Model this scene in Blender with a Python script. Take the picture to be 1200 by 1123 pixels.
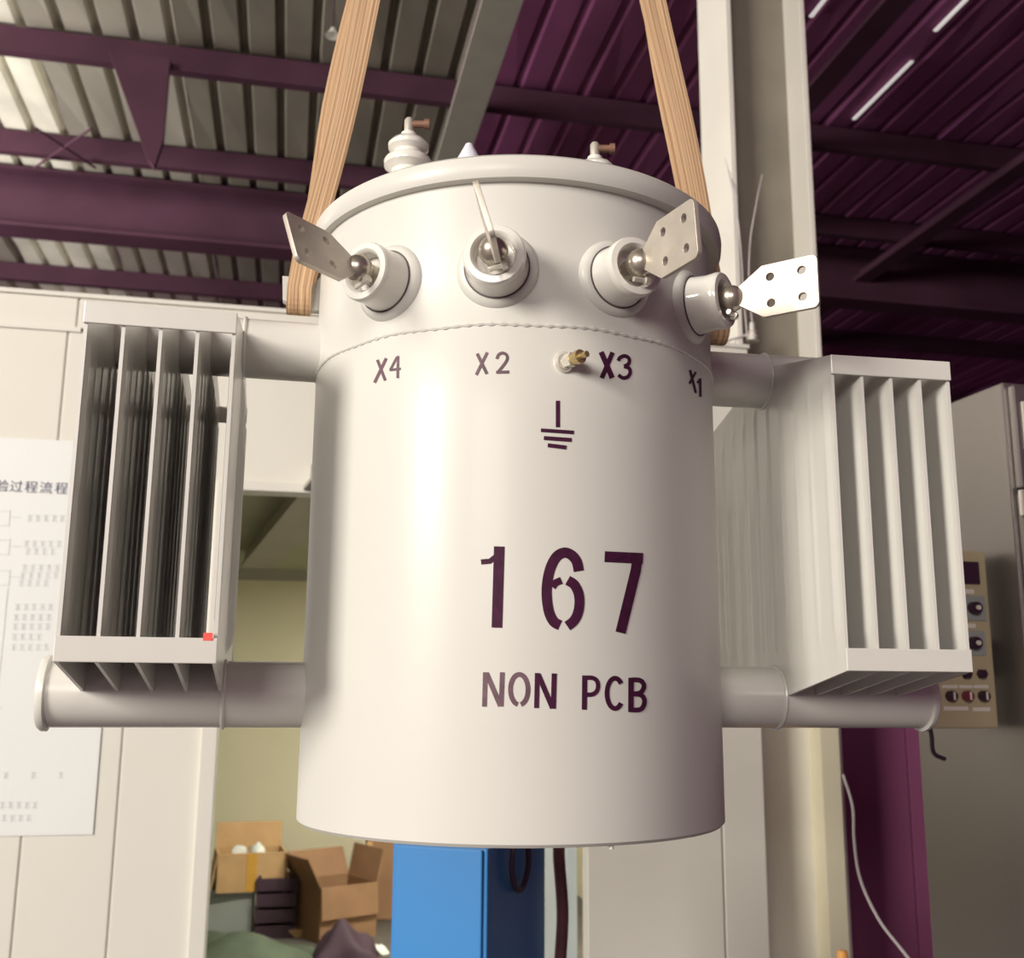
import bpy, bmesh, math, random
from mathutils import Vector, Matrix
random.seed(7)
PI = math.pi
R_ = math.radians
for o in list(bpy.data.objects): bpy.data.objects.remove(o)
SC = bpy.context.scene
COL = SC.collection

# ---------------------------------------------------------------- camera
FZ = 1.30                       # height of the hanging tank's bottom above the floor
FPX, PITCH, ROLL, YAW = 1244.94, R_(11.185), R_(0.4268), R_(-0.0624)
CAM = Vector((0, -1.579, FZ + 0.18))
c, s = math.cos(YAW), math.sin(YAW); MY = Matrix(((c, -s, 0), (s, c, 0), (0, 0, 1)))
c, s = math.cos(PITCH), math.sin(PITCH); MP = Matrix(((1, 0, 0), (0, c, s), (0, -s, c)))
c, s = math.cos(ROLL), math.sin(ROLL); MR = Matrix(((c, 0, s), (0, 1, 0), (-s, 0, c)))
MV = MR @ MP @ MY               # rows: right, forward, up
cd = bpy.data.cameras.new('camera'); cam = bpy.data.objects.new('camera', cd); COL.objects.link(cam)
right, fwd, up = Vector(MV[0]), Vector(MV[1]), Vector(MV[2])
m3 = Matrix((right, up, -fwd)).transposed()
cam.matrix_world = Matrix.Translation(CAM) @ m3.to_4x4()
cd.sensor_width = 36; cd.lens = FPX * 36 / 1200; cd.clip_start = 0.05; cd.clip_end = 200
cd.dof.use_dof = True; cd.dof.focus_distance = 1.36; cd.dof.aperture_fstop = 7.0
SC.camera = cam

def ray(px, py): return MV.transposed() @ Vector(((px - 600) / FPX, 1, (561.5 - py) / FPX))
def at_z(px, py, z): d = ray(px, py); return CAM + d * ((z - CAM.z) / d.z)
def at_y(px, py, dist): d = ray(px, py); return CAM + d * (dist / d.y)
def on_plane(px, py, p0, n): d = ray(px, py); return CAM + d * ((p0 - CAM).dot(n) / d.dot(n))
def on_cyl(px, py, R):
    d = ray(px, py); a = d.x**2 + d.y**2; b = 2*(CAM.x*d.x + CAM.y*d.y); cc = CAM.x**2 + CAM.y**2 - R*R
    t = (-b - math.sqrt(b*b - 4*a*cc)) / (2*a); return CAM + d * t

# ---------------------------------------------------------------- world, lights, exposure
w = bpy.data.worlds.new('world'); SC.world = w; w.use_nodes = True
bg = w.node_tree.nodes['Background']; bg.inputs[0].default_value = (0.58, 0.17, 0.44, 1); bg.inputs[1].default_value = 0.19
def area(name, loc, target, sx, sy, power, color):
    l = bpy.data.lights.new(name, 'AREA'); l.shape = 'RECTANGLE'; l.size = sx; l.size_y = sy; l.energy = power; l.color = color
    o = bpy.data.objects.new(name, l); COL.objects.link(o); o.location = loc
    d = Vector(target) - Vector(loc); o.rotation_euler = d.to_track_quat('-Z', 'Y').to_euler(); return o
area('hall_gate_daylight', (-7.6, -7.6, 4.6), (0, 0.5, 1.9), 3.0, 3.4, 1580, (1.0, 0.945, 0.84))
area('tank_fill', (-2.2, -10.2, 4.2), (0, 0.5, 1.9), 3.2, 2.6, 470, (1.0, 0.945, 0.85))  # unseen fill light, added to lift the tank's right side
area('roof_fill', (-6.4, 3.6, 3.7), (-3.6, 6.4, 5.4), 2.4, 1.4, 380, (1.0, 0.96, 0.88))  # unseen light, added to brighten the roof from the left
vs = SC.view_settings
SC.display_settings.display_device = 'sRGB'
vs.view_transform = 'Standard'; vs.look = 'None'; vs.exposure = -0.13; vs.gamma = 1.0; vs.use_curve_mapping = False

# ---------------------------------------------------------------- materials
def lin(r, g, b):
    f = lambda v: (v/255/12.92) if v/255 <= 0.04045 else ((v/255 + 0.055)/1.055)**2.4
    return (f(r), f(g), f(b), 1)
def mat(name, col, rough=0.5, metal=0.0, var=0.06, scale=6.0, bump=0.0, bscale=60.0, coat=0.0, stretch=(1, 1, 1), spec=0.5):
    m = bpy.data.materials.new(name); m.use_nodes = True; nt = m.node_tree; b = nt.nodes['Principled BSDF']
    b.inputs['Roughness'].default_value = rough; b.inputs['Metallic'].default_value = metal
    b.inputs['Coat Weight'].default_value = coat; b.inputs['Coat Roughness'].default_value = 0.12
    b.inputs['Specular IOR Level'].default_value = spec
    tc = nt.nodes.new('ShaderNodeTexCoord'); mp = nt.nodes.new('ShaderNodeMapping'); mp.inputs['Scale'].default_value = stretch
    nt.links.new(tc.outputs['Object'], mp.inputs['Vector'])
    n = nt.nodes.new('ShaderNodeTexNoise'); n.inputs['Scale'].default_value = scale; n.inputs['Detail'].default_value = 5
    nt.links.new(mp.outputs['Vector'], n.inputs['Vector'])
    r = nt.nodes.new('ShaderNodeValToRGB')
    r.color_ramp.elements[0].position = 0.3; r.color_ramp.elements[1].position = 0.7
    r.color_ramp.elements[0].color = tuple(max(0, v*(1 - var)) for v in col[:3]) + (1,)
    r.color_ramp.elements[1].color = tuple(min(1, v*(1 + var)) for v in col[:3]) + (1,)
    nt.links.new(n.outputs['Fac'], r.inputs['Fac']); nt.links.new(r.outputs['Color'], b.inputs['Base Color'])
    if bump:
        n2 = nt.nodes.new('ShaderNodeTexNoise'); n2.inputs['Scale'].default_value = bscale; n2.inputs['Detail'].default_value = 3
        nt.links.new(mp.outputs['Vector'], n2.inputs['Vector'])
        bp = nt.nodes.new('ShaderNodeBump'); bp.inputs['Strength'].default_value = bump; bp.inputs['Distance'].default_value = 0.01
        nt.links.new(n2.outputs['Fac'], bp.inputs['Height']); nt.links.new(bp.outputs['Normal'], b.inputs['Normal'])
    return m
def emis(name, col, strength, base=(0.8, 0.8, 0.8, 1)):
    m = bpy.data.materials.new(name); m.use_nodes = True; b = m.node_tree.nodes['Principled BSDF']
    b.inputs['Base Color'].default_value = base; b.inputs['Emission Color'].default_value = col; b.inputs['Emission Strength'].default_value = strength
    return m
M = {}
M['tank'] = mat('tank_paint', (0.60, 0.59, 0.55, 1), 0.36, 0, 0.015, 3, 0.02, 14, coat=0.05, spec=0.28)
M['fin'] = mat('radiator_paint', (0.64, 0.625, 0.585, 1), 0.30, 0, 0.02, 5, 0.03, 25, coat=0.3)
M['porcelain'] = mat('porcelain_glaze', (0.74, 0.72, 0.67, 1), 0.16, 0, 0.01, 4, coat=0.5)
M['tin'] = mat('tinned_copper', (0.56, 0.51, 0.44, 1), 0.42, 0.5, 0.10, 30, 0.03, 120)
M['ball'] = mat('dull_nickel', (0.52, 0.47, 0.40, 1), 0.30, 0.85, 0.08, 20)
M['brass'] = mat('brass_fitting', (0.55, 0.43, 0.22, 1), 0.35, 0.8, 0.1, 40)
M['steel'] = mat('zinc_bolt', (0.78, 0.75, 0.66, 1), 0.30, 0.6, 0.05, 40)
M['rust'] = mat('rusty_clamp', (0.22, 0.12, 0.08, 1), 0.6, 0.3, 0.2, 60)
M['stencil'] = mat('stencil_paint', (0.046, 0.007, 0.030, 1), 0.6, 0, 0.25, 90, spec=0.2)
M['stencil_thin'] = mat('thin_stencil_paint', (0.11, 0.055, 0.075, 1), 0.55, 0, 0.35, 60)
M['gasket'] = mat('dark_gasket', (0.10, 0.075, 0.08, 1), 0.7)
M['red'] = mat('red_tape', (0.85, 0.10, 0.08, 1), 0.5)
M['lavender'] = mat('pale_plastic', (0.70, 0.70, 0.78, 1), 0.35)
M['wall'] = mat('white_panel', (0.72, 0.70, 0.63, 1), 0.55, 0, 0.02, 2)
M['walltrim'] = mat('white_trim', (0.71, 0.69, 0.63, 1), 0.5, 0, 0.02, 3)
M['seam'] = mat('dark_joint', (0.16, 0.11, 0.11, 1), 0.8)
M['paper'] = mat('poster_paper', (0.77, 0.785, 0.77, 1), 0.5, 0, 0.01, 2)
M['ink'] = mat('navy_ink', (0.045, 0.05, 0.13, 1), 0.6)
M['paleink'] = mat('faded_ink', (0.66, 0.67, 0.68, 1), 0.6)
M['roomwall'] = mat('room_cream_wall', (0.72, 0.67, 0.50, 1), 0.7, 0, 0.05, 1.2)
M['roomceil'] = mat('room_green_ceiling', (0.36, 0.37, 0.27, 1), 0.7, 0, 0.05, 2)
M['roombeam'] = mat('room_grey_beam', (0.34, 0.32, 0.28, 1), 0.6)
M['conc'] = mat('concrete_floor', (0.13, 0.105, 0.11, 1), 0.75, 0, 0.18, 1.4, 0.1, 20)
M['roomfloor'] = mat('room_dark_floor', (0.10, 0.085, 0.075, 1), 0.8, 0, 0.25, 2)
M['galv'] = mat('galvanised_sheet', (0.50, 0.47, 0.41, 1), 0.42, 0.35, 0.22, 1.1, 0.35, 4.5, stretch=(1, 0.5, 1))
M['dimgalv'] = mat('shade_dimmed_galvanised', (0.25, 0.225, 0.19, 1), 0.45, 0.3, 0.3, 1.1, 0.35, 4.5, stretch=(1, 0.5, 1))  # light fading towards the rafter is put into this darker colour
M['shadesheet'] = mat('shade_toned_sheet', (0.235, 0.068, 0.165, 1), 0.8, 0, 0.12, 1.5, spec=0.2)  # shade over the right half of the roof is put into this colour
M['glaresheet'] = mat('painted_reflection_sheet', (0.80, 0.77, 0.68, 1), 0.45, 0, 0.25, 1.6, 0.3, 4.0)  # bright reflections on the left roof are put into this colour
M['purlin'] = mat('dark_purlin', (0.068, 0.026, 0.046, 1), 0.7, 0, 0.15, 3, spec=0.2)
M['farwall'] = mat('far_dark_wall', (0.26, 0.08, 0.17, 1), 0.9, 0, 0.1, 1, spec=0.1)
M['column'] = mat('white_column_paint', (0.80, 0.77, 0.70, 1), 0.5, 0, 0.05, 2)
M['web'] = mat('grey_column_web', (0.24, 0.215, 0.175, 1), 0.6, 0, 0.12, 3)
M['blue'] = mat('blue_enamel', (0.035, 0.22, 0.55, 1), 0.45, 0, 0.05, 2)
M['cord'] = mat('dark_cord', (0.045, 0.025, 0.05, 1), 0.6)
M['maroon'] = mat('maroon_hose', (0.16, 0.05, 0.06, 1), 0.6, 0, 0.3, 12)
M['doorleaf'] = mat('pale_blue_door', (0.50, 0.56, 0.57, 1), 0.45)
M['stainless'] = mat('brushed_stainless', (0.30, 0.275, 0.26, 1), 0.38, 0.8, 0.06, 2, 0.05, 60, stretch=(1, 1, 0.1))
M['beige'] = mat('beige_enclosure', (0.44, 0.37, 0.23, 1), 0.5, 0, 0.05, 6)
M['black'] = mat('black_plastic', (0.035, 0.012, 0.028, 1), 0.4)
M['redknob'] = mat('dark_red_knob', (0.16, 0.025, 0.04, 1), 0.35)
M['tag'] = mat('engraved_tag', (0.68, 0.64, 0.56, 1), 0.5)
M['wire'] = mat('white_cable', (0.62, 0.56, 0.58, 1), 0.5)
M['card'] = mat('cardboard', (0.30, 0.165, 0.09, 1), 0.8, 0, 0.12, 6)
M['cardlight'] = mat('light_cardboard', (0.55, 0.34, 0.17, 1), 0.8, 0, 0.1, 6)
M['tape'] = mat('orange_tape', (0.62, 0.33, 0.06, 1), 0.4)
M['greybox'] = mat('grey_enamel', (0.30, 0.32, 0.31, 1), 0.5)
M['tarp'] = mat('green_tarp', (0.075, 0.095, 0.065, 1), 0.8, 0, 0.3, 5, 0.3, 8)
M['orange'] = mat('orange_plastic', (0.75, 0.36, 0.10, 1), 0.5)
M['darkcrate'] = mat('dark_crate', (0.06, 0.03, 0.05, 1), 0.7)
M['slit'] = emis('daylight_slit', (1, 0.93, 0.90, 1), 0.55)
M['tube'] = emis('lit_tube', (1.0, 0.95, 0.80, 1), 8)
def sling_mat():
    m = bpy.data.materials.new('woven_webbing'); m.use_nodes = True; nt = m.node_tree; b = nt.nodes['Principled BSDF']; b.inputs['Roughness'].default_value = 0.85
    uv = nt.nodes.new('ShaderNodeUVMap'); mp = nt.nodes.new('ShaderNodeMapping'); mp.inputs['Scale'].default_value = (14, 3, 1)
    n = nt.nodes.new('ShaderNodeTexNoise'); n.inputs['Scale'].default_value = 1.0; n.inputs['Detail'].default_value = 4
    r = nt.nodes.new('ShaderNodeValToRGB'); e = r.color_ramp.elements
    e[0].position = 0.35; e[0].color = (0.30, 0.17, 0.09, 1); e[1].position = 0.62; e[1].color = (0.66, 0.45, 0.27, 1)
    nt.links.new(uv.outputs[0], mp.inputs[0]); nt.links.new(mp.outputs[0], n.inputs['Vector']); nt.links.new(n.outputs['Fac'], r.inputs['Fac']); nt.links.new(r.outputs[0], b.inputs['Base Color'])
    bp = nt.nodes.new('ShaderNodeBump'); bp.inputs['Strength'].default_value = 0.5; bp.inputs['Distance'].default_value = 0.003
    nt.links.new(n.outputs['Fac'], bp.inputs['Height']); nt.links.new(bp.outputs[0], b.inputs['Normal'])
    return m
M['sling'] = sling_mat()

# ---------------------------------------------------------------- helpers
def mesh_obj(name, bm, material, parent=None, smooth=False):
    me = bpy.data.meshes.new(name); bmesh.ops.recalc_face_normals(bm, faces=bm.faces[:]); bm.to_mesh(me); bm.free()
    me.materials.append(M[material])
    if smooth: me.polygons.foreach_set('use_smooth', [True]*len(me.polygons)); me.set_sharp_from_angle(angle=R_(38))
    o = bpy.data.objects.new(name, me); COL.objects.link(o)
    if parent: o.parent = parent
    return o
def empty(name, loc=(0, 0, 0), rz=0, parent=None):
    o = bpy.data.objects.new(name, None); COL.objects.link(o); o.location = loc; o.rotation_euler = (0, 0, rz); o.empty_display_size = 0.1
    if parent: o.parent = parent
    return o
def tag(o, label, cat, group=None):
    o['label'] = label; o['category'] = cat
    if group: o['group'] = group
    return o
def struct(o, label=None):
    o['kind'] = 'structure'
    if label: o['label'] = label
    return o
def add_box(bm, x0, x1, y0, y1, z0, z1, mtx=None, bev=0.0):
    t = bmesh.new()
    vs = [t.verts.new((x, y, z)) for x in (x0, x1) for y in (y0, y1) for z in (z0, z1)]
    for f in ((0, 1, 3, 2), (4, 6, 7, 5), (0, 4, 5, 1), (2, 3, 7, 6), (0, 2, 6, 4), (1, 5, 7, 3)): t.faces.new([vs[i] for i in f])
    if bev: bmesh.ops.bevel(t, geom=t.edges[:], offset=bev, segments=2, affect='EDGES', profile=0.5)
    merge(bm, t, mtx)
def merge(bm, t, mtx=None):
    if mtx is not None: bmesh.ops.transform(t, matrix=mtx, verts=t.verts[:])
    mp = {v: bm.verts.new(v.co) for v in t.verts}
    for f in t.faces:
        try: bm.faces.new([mp[v] for v in f.verts])
        except ValueError: pass
    t.free()
def box(name, x0, x1, y0, y1, z0, z1, material, parent=None, bev=0.0, mtx=None):
    bm = bmesh.new(); add_box(bm, x0, x1, y0, y1, z0, z1, mtx, bev); return mesh_obj(name, bm, material, parent)
def add_lathe(bm, prof, seg=48, mtx=None, closed=False):
    """prof: (r, z); around Z, caps where r==0"""
    t = bmesh.new(); rings = []
    for r, z in prof:
        if r < 1e-6: rings.append([t.verts.new((0, 0, z))])
        else: rings.append([t.verts.new((r*math.cos(2*PI*i/seg), r*math.sin(2*PI*i/seg), z)) for i in range(seg)])
    n = len(rings)
    for k in range(n if closed else n - 1):
        a, b = rings[k], rings[(k + 1) % n]
        for i in range(seg):
            j = (i + 1) % seg
            if len(a) == 1 and len(b) == 1: continue
            if len(a) == 1: t.faces.new((a[0], b[j], b[i]))
            elif len(b) == 1: t.faces.new((a[i], a[j], b[0]))
            else: t.faces.new((a[i], a[j], b[j], b[i]))
    merge(bm, t, mtx)
def lathe(name, prof, material, parent=None, seg=48, mtx=None, closed=False):
    bm = bmesh.new(); add_lathe(bm, prof, seg, mtx, closed); return mesh_obj(name, bm, material, parent, True)
def axis_mtx(p, d):
    """maps +Z to direction d at p"""
    return Matrix.Translation(Vector(p)) @ Vector(d).to_track_quat('Z', 'Y').to_matrix().to_4x4()
def add_tube(bm, pts, r, seg=10):
    pts = [Vector(p) for p in pts]; rings = []; q = None; dp = None
    for i, p in enumerate(pts):
        d = (pts[min(i + 1, len(pts) - 1)] - pts[max(i - 1, 0)]).normalized()
        q = d.to_track_quat('Z', 'Y') if q is None else dp.rotation_difference(d) @ q
        dp = d
        rings.append([bm.verts.new(p + q @ Vector((r*math.cos(2*PI*k/seg), r*math.sin(2*PI*k/seg), 0))) for k in range(seg)])
    for a, b in zip(rings, rings[1:]):
        for k in range(seg): bm.faces.new((a[k], a[(k + 1) % seg], b[(k + 1) % seg], b[k]))
    bm.faces.new(rings[0][::-1]); bm.faces.new(rings[-1])
def tube(name, pts, r, material, parent=None, seg=10):
    bm = bmesh.new(); add_tube(bm, pts, r, seg); return mesh_obj(name, bm, material, parent, True)
def smooth_path(pts, n=8):
    pts = [Vector(p) for p in pts]; out = []
    for i in range(len(pts) - 1):
        p0, p1, p2, p3 = pts[max(i - 1, 0)], pts[i], pts[i + 1], pts[min(i + 2, len(pts) - 1)]
        for k in range(n):
            t = k/n
            out.append(0.5*((2*p1) + (p2 - p0)*t + (2*p0 - 5*p1 + 4*p2 - p3)*t*t + (3*p1 - p0 - 3*p2 + p3)*t**3))
    out.append(pts[-1]); return out
def prism(name, poly, thick, material, parent=None, mtx=None):
    """poly in local XZ, thickness along Y centred"""
    bm = bmesh.new()
    a = [bm.verts.new((x, -thick/2, z)) for x, z in poly]; b = [bm.verts.new((x, thick/2, z)) for x, z in poly]
    bm.faces.new(a); bm.faces.new(b[::-1]); n = len(poly)
    for i in range(n): bm.faces.new((a[i], a[(i + 1) % n], b[(i + 1) % n], b[i]))
    if mtx is not None: bmesh.ops.transform(bm, matrix=mtx, verts=bm.verts[:])
    return mesh_obj(name, bm, material, parent)

# ---------------------------------------------------------------- the hall: floor, roof, far wall
RA = R_(11.8)                                        # the hall is turned a little to the camera
AX = Vector((math.cos(RA), math.sin(RA), 0)); DX = Vector((-math.sin(RA), math.cos(RA), 0))
ROOM = Matrix.Rotation(RA, 4, 'Z')
hall = Matrix.Rotation(RA, 4, 'Z')
def hs(p): return p.dot(AX), p.dot(DX)               # world -> hall coordinates (along, depth)
fl = struct(box('floor', -12, 14, -9, 18, -0.1, 0, 'conc')); fl.rotation_euler = (0, 0, RA)
RZ = CAM.z + 4.0
ceil = struct(empty('ceiling', (0, 0, RZ), RA), 'corrugated metal roof on dark purlins')
def sheet_mesh(h):
    bm = bmesh.new(); W, pitch = 0.90, 0.225; xs = [0]
    prof = []
    for k in range(4):
        x = k*pitch; prof += [(x, 0), (x + 0.155, 0), (x + 0.172, h), (x + 0.205, h)]
    prof.append((W, 0))
    ys = [-3.5 + i*0.75 for i in range(27)]
    g = [[bm.verts.new((x, y, z + 0.012*math.sin(x*9 + y*2.3)*math.sin(y*1.7 + x*3))) for y in ys] for x, z in prof]
    for i in range(len(g) - 1):
        for j in range(len(ys) - 1): bm.faces.new((g[i][j], g[i + 1][j], g[i + 1][j + 1], g[i][j + 1]))
    return bm
rb = hs(at_z(563, 0, RZ))[0]                         # deep rafter; sheets right of it take the shade colour
meshes = {}
for key in ('galv', 'dimgalv', 'shadesheet', 'glaresheet'):
    bm = sheet_mesh(0.012 if key == 'shadesheet' else 0.045); me = bpy.data.meshes.new('roof_sheet'); bm.to_mesh(me); bm.free(); me.materials.append(M[key]); meshes[key] = me
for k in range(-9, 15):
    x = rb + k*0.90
    key = 'shadesheet' if k >= 0 else ('glaresheet' if k in (-4, -6) else 'dimgalv' if k >= -2 else 'galv')
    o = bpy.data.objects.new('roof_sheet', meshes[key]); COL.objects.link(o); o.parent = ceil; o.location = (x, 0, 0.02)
def purlin(depth, z, hgt, wid, name='purlin', x0=-10, x1=13):
    bm = bmesh.new(); t = 0.018
    add_box(bm, x0, x1, depth, depth + t, z - hgt, z)
    add_box(bm, x0, x1, depth + t, depth + wid, z - hgt, z - hgt + t); add_box(bm, x0, x1, depth + t, depth + wid, z - t, z)
    return mesh_obj(name, bm, 'purlin', ceil)
for px, py in ((0, 58), (0, 176), (0, 326)): purlin(hs(at_z(px, py, RZ - 0.17))[1], 0, 0.17, 0.07)
for dd in (11.0, 12.5, 14.0): purlin(dd, 0, 0.17, 0.07)
dmb = hs(at_z(0, 262, RZ - 0.50))[1]
bm = bmesh.new()
add_box(bm, -10, 13, dmb, dmb + 0.26, -0.50, -0.475); add_box(bm, -10, 13, dmb, dmb + 0.26, -0.03, -0.005); add_box(bm, -10, 13, dmb + 0.12, dmb + 0.14, -0.475, -0.03)
mesh_obj('main_beam', bm, 'purlin', ceil)
def rafter(x, w, h, mk='purlin'):
    bm = bmesh.new()
    add_box(bm, x - w/2, x + w/2, -3, 15, -h, -h + 0.03); add_box(bm, x - 0.015, x + 0.015, -3, 15, -h + 0.03, -0.17); mesh_obj('rafter', bm, mk, ceil)
rafter(rb + 0.05, 0.22, 0.30, 'roombeam')
q = hs(at_z(1200, 200, RZ - 0.3))[0]; rafter(q, 0.16, 0.28)
rafter(rb + 2.2, 0.16, 0.26)
gp0 = at_z(150, 60, RZ - 0.17); gd0 = gp0 + DX*0.10
gpts = [on_plane(px, py, gd0, DX) for px, py in ((128, 62), (200, 70), (192, 165), (181, 198), (174, 190))]
prism('haunch_plate', [(hs(v)[0], v.z - RZ) for v in gpts], 0.05, 'purlin', ceil, Matrix.Translation((0, hs(gd0)[1], 0)))
for a, b in (((1003, 139), (1066, 70)), ((1096, 35), (1132, -2)), ((948, 18), (972, -6))):
    pa, pb = hs(at_z(*a, RZ)), hs(at_z(*b, RZ)); xm = (pa[0] + pb[0])/2
    box('roof_daylight_slit', xm - 0.012, xm + 0.012, min(pa[1], pb[1]), max(pa[1], pb[1]), -0.012, -0.004, 'slit', ceil)
for a, b in (((42, 150), (112, 197)), ((108, 150), (40, 197))):
    pa, pb = at_z(*a, RZ - 0.20), at_z(*b, RZ - 0.20)
    qa, qb = hs(pa), hs(pb); tube('brace_rod', [(qa[0], qa[1], -0.20), (qb[0], qb[1], -0.20)], 0.009, 'purlin', ceil, 6)
lp = at_y(390, 42, 5.6)
l = tag(empty('ceiling_lamp', lp), 'tiny white lamp hanging under the corrugated roof near the tan sling', 'lamp')
lathe('lamp_shade', [(0, 0.05), (0.012, 0.05), (0.02, 0.03), (0.045, 0), (0.04, 0), (0.0, 0.02)], 'walltrim', l, 20)
tube('lamp_stem', [(0, 0, 0.05), (0, 0, RZ - lp.z)], 0.004, 'purlin', l, 6)
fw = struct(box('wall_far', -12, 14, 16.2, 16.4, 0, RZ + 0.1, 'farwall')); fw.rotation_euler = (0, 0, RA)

# ---------------------------------------------------------------- the white partition wall with the doorway
WP = Vector((-0.772, 2.353, 0)); WN = -DX
wall_m = Matrix.Translation(WP) @ ROOM
def ws(px, py):                                     # pixel -> (along, z) on the wall face
    p = on_plane(px, py, WP, WN); return (p - WP).dot(AX), p.z
WT = (ws(100, 348)[1] + ws(370, 370)[1])/2           # wall top
sL = -3.2; sD0 = ws(252, 800)[0]; sStrip = ws(367, 680)[0]; sD1 = ws(688, 1050)[0]; sR = ws(899, 1000)[0]
zLin = ws(320, 577)[1]; zLow = ws(500, 890)[1]; zBand = ws(60, 384)[1]
wall = struct(empty('wall_back', WP, RA), 'white sandwich panel partition with a doorway')
def panel(x0, x1, z0, z1, name='wall_panel', m='wall', d0=0.0, d1=0.075, g=0.003):
    return box(name, x0 + g, x1 - g, d0, d1, z0 + g, z1 - g, m, wall, 0.004)
x = sD0
while x > sL:
    panel(max(x - 0.30, sL), x, 0.0, zBand); x -= 0.30
x = sL
cuts = [sL, ws(92, 360)[0], sStrip + 0.05, 0.9, sR]
for a, b in zip(cuts, cuts[1:]): panel(a, b, zBand, WT)
panel(sD0, sStrip, zLin, zBand)
panel(sStrip, sD1, zLow, zBand)
sM = ws(849, 1050)[0]
panel(sD1, sM, 0, zBand); panel(sM, sR, 0, zBand)
box('core_board', sL, sD0 - 0.02, 0.008, 0.065, 0, WT - 0.01, 'walltrim', wall)
box('core_board', sD1 + 0.02, sR - 0.004, 0.03, 0.065, 0, WT - 0.01, 'seam', wall)
box('core_board', sD0 - 0.02, sStrip, 0.03, 0.065, zLin + 0.03, WT - 0.01, 'seam', wall)
box('core_board', sStrip, sD1 + 0.02, 0.03, 0.065, zLow + 0.03, WT - 0.01, 'seam', wall)
box('wall_cap', sL, sR, -0.012, 0.09, WT - 0.004, WT + 0.012, 'walltrim', wall)
box('rail', sL, ws(95, 390)[0], -0.010, 0.0, zBand - 0.012, zBand + 0.006, 'walltrim', wall)
# doorway frame
box('door_frame', sD0 - 0.035, sD0 + 0.02, -0.018, 0.09, 0, zLin + 0.03, 'walltrim', wall, 0.003)
box('door_frame', sD0 + 0.02, sStrip + 0.02, -0.018, 0.09, zLin, zLin + 0.035, 'walltrim', wall, 0.003)
box('door_frame', sStrip - 0.012, sStrip + 0.014, -0.018, 0.09, zLow, zLin, 'doorleaf', wall, 0.003)
box('door_frame', sStrip + 0.014, sD1, -0.018, 0.09, zLow - 0.03, zLow, 'walltrim', wall, 0.003)
# open door leaf swung into the room
dl = struct(empty('door_1', WP + AX*(sD1 - 0.01) + DX*0.10, RA), 'pale blue grey door leaf swung into the room')
box('leaf', -0.04, 0, 0.0, 0.85, 0.02, zLow - 0.04, 'doorleaf', dl, 0.003)
tube('door_handle', [(-0.04, 0.78, 1.0), (-0.10, 0.78, 1.0), (-0.10, 0.66, 1.0)], 0.01, 'steel', dl)

# the room behind the doorway
RD = 3.9; ZC = CAM.z + 0.83
rw = struct(box('wall_room', sL, 3.0, RD, RD + 0.1, 0, ZC, 'roomwall')); rw.location = WP; rw.rotation_euler = (0, 0, RA)
rl = struct(box('wall_room_left', sL, sL + 0.08, 0.1, RD, 0, ZC, 'roomwall')); rl.location = WP; rl.rotation_euler = (0, 0, RA)
rr = struct(box('wall_room_right', 2.1, 2.18, 0.1, RD, 0, ZC, 'roomwall')); rr.location = WP; rr.rotation_euler = (0, 0, RA)
rf = struct(box('floor_room', sL, 2.18, 0.0, RD, 0.0, 0.012, 'roomfloor')); rf.location = WP; rf.rotation_euler = (0, 0, RA)
rc = struct(empty('ceiling_room', WP + Vector((0, 0, ZC)), RA), 'greenish panelled ceiling of the small room')
y = 0.10
while y < RD - 0.01:
    box('ceiling_board', sL, 2.18, y + 0.004, min(y + 0.62, RD) - 0.004, 0, 0.03, 'roomceil', rc); y += 0.62
b0 = at_z(372, 578, ZC - 0.06); b1 = at_z(301, 657, ZC - 0.06)
bd = Vector((b1.x - b0.x, b1.y - b0.y, 0)); L = bd.length; bd.normalize()
bm = bmesh.new(); add_box(bm, -0.5, L + 0.05, -0.07, 0.07, -0.09, -0.005); add_box(bm, -0.5, L + 0.05, -0.095, 0.095, -0.105, -0.09)
beam = mesh_obj('ceiling_beam', bm, 'roombeam', rc)
beam.matrix_parent_inverse = Matrix.Identity(4)
loc = ROOM.inverted() @ Vector((b0.x - WP.x, b0.y - WP.y, 0)); beam.location = loc; beam.rotation_euler = (0, 0, math.atan2(bd.y, bd.x) - RA)
box('cornice', sL, 2.18, RD - 0.10, RD, -0.07, 0, 'roombeam', rc)
rlight = bpy.data.lights.new('room_fill_light', 'AREA'); rlight.shape = 'RECTANGLE'; rlight.size = 1.2; rlight.size_y = 0.1; rlight.energy = 88; rlight.color = (1.0, 0.97, 0.80)  # fill light added to brighten the small room
ro = bpy.data.objects.new('room_fill_light', rlight); COL.objects.link(ro); ro.location = WP + AX*0.95 + DX*1.7 + Vector((0, 0, ZC - 0.1)); ro.rotation_euler = (0, 0, RA)
t = tag(empty('added_tube_lamp', WP + AX*0.95 + DX*1.7 + Vector((0, 0, ZC)), RA), 'added fluorescent tube lamp, out of view, that lights the small room', 'lamp')
box('lamp_housing', -0.62, 0.62, -0.04, 0.04, -0.045, 0, 'walltrim', t)
lathe('lamp_tube', [(0, -0.6), (0.014, -0.6), (0.014, 0.6), (0, 0.6)], 'tube', t, 12, Matrix.Translation((0, 0, -0.062)) @ Matrix.Rotation(PI/2, 4, 'Y'))

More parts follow.
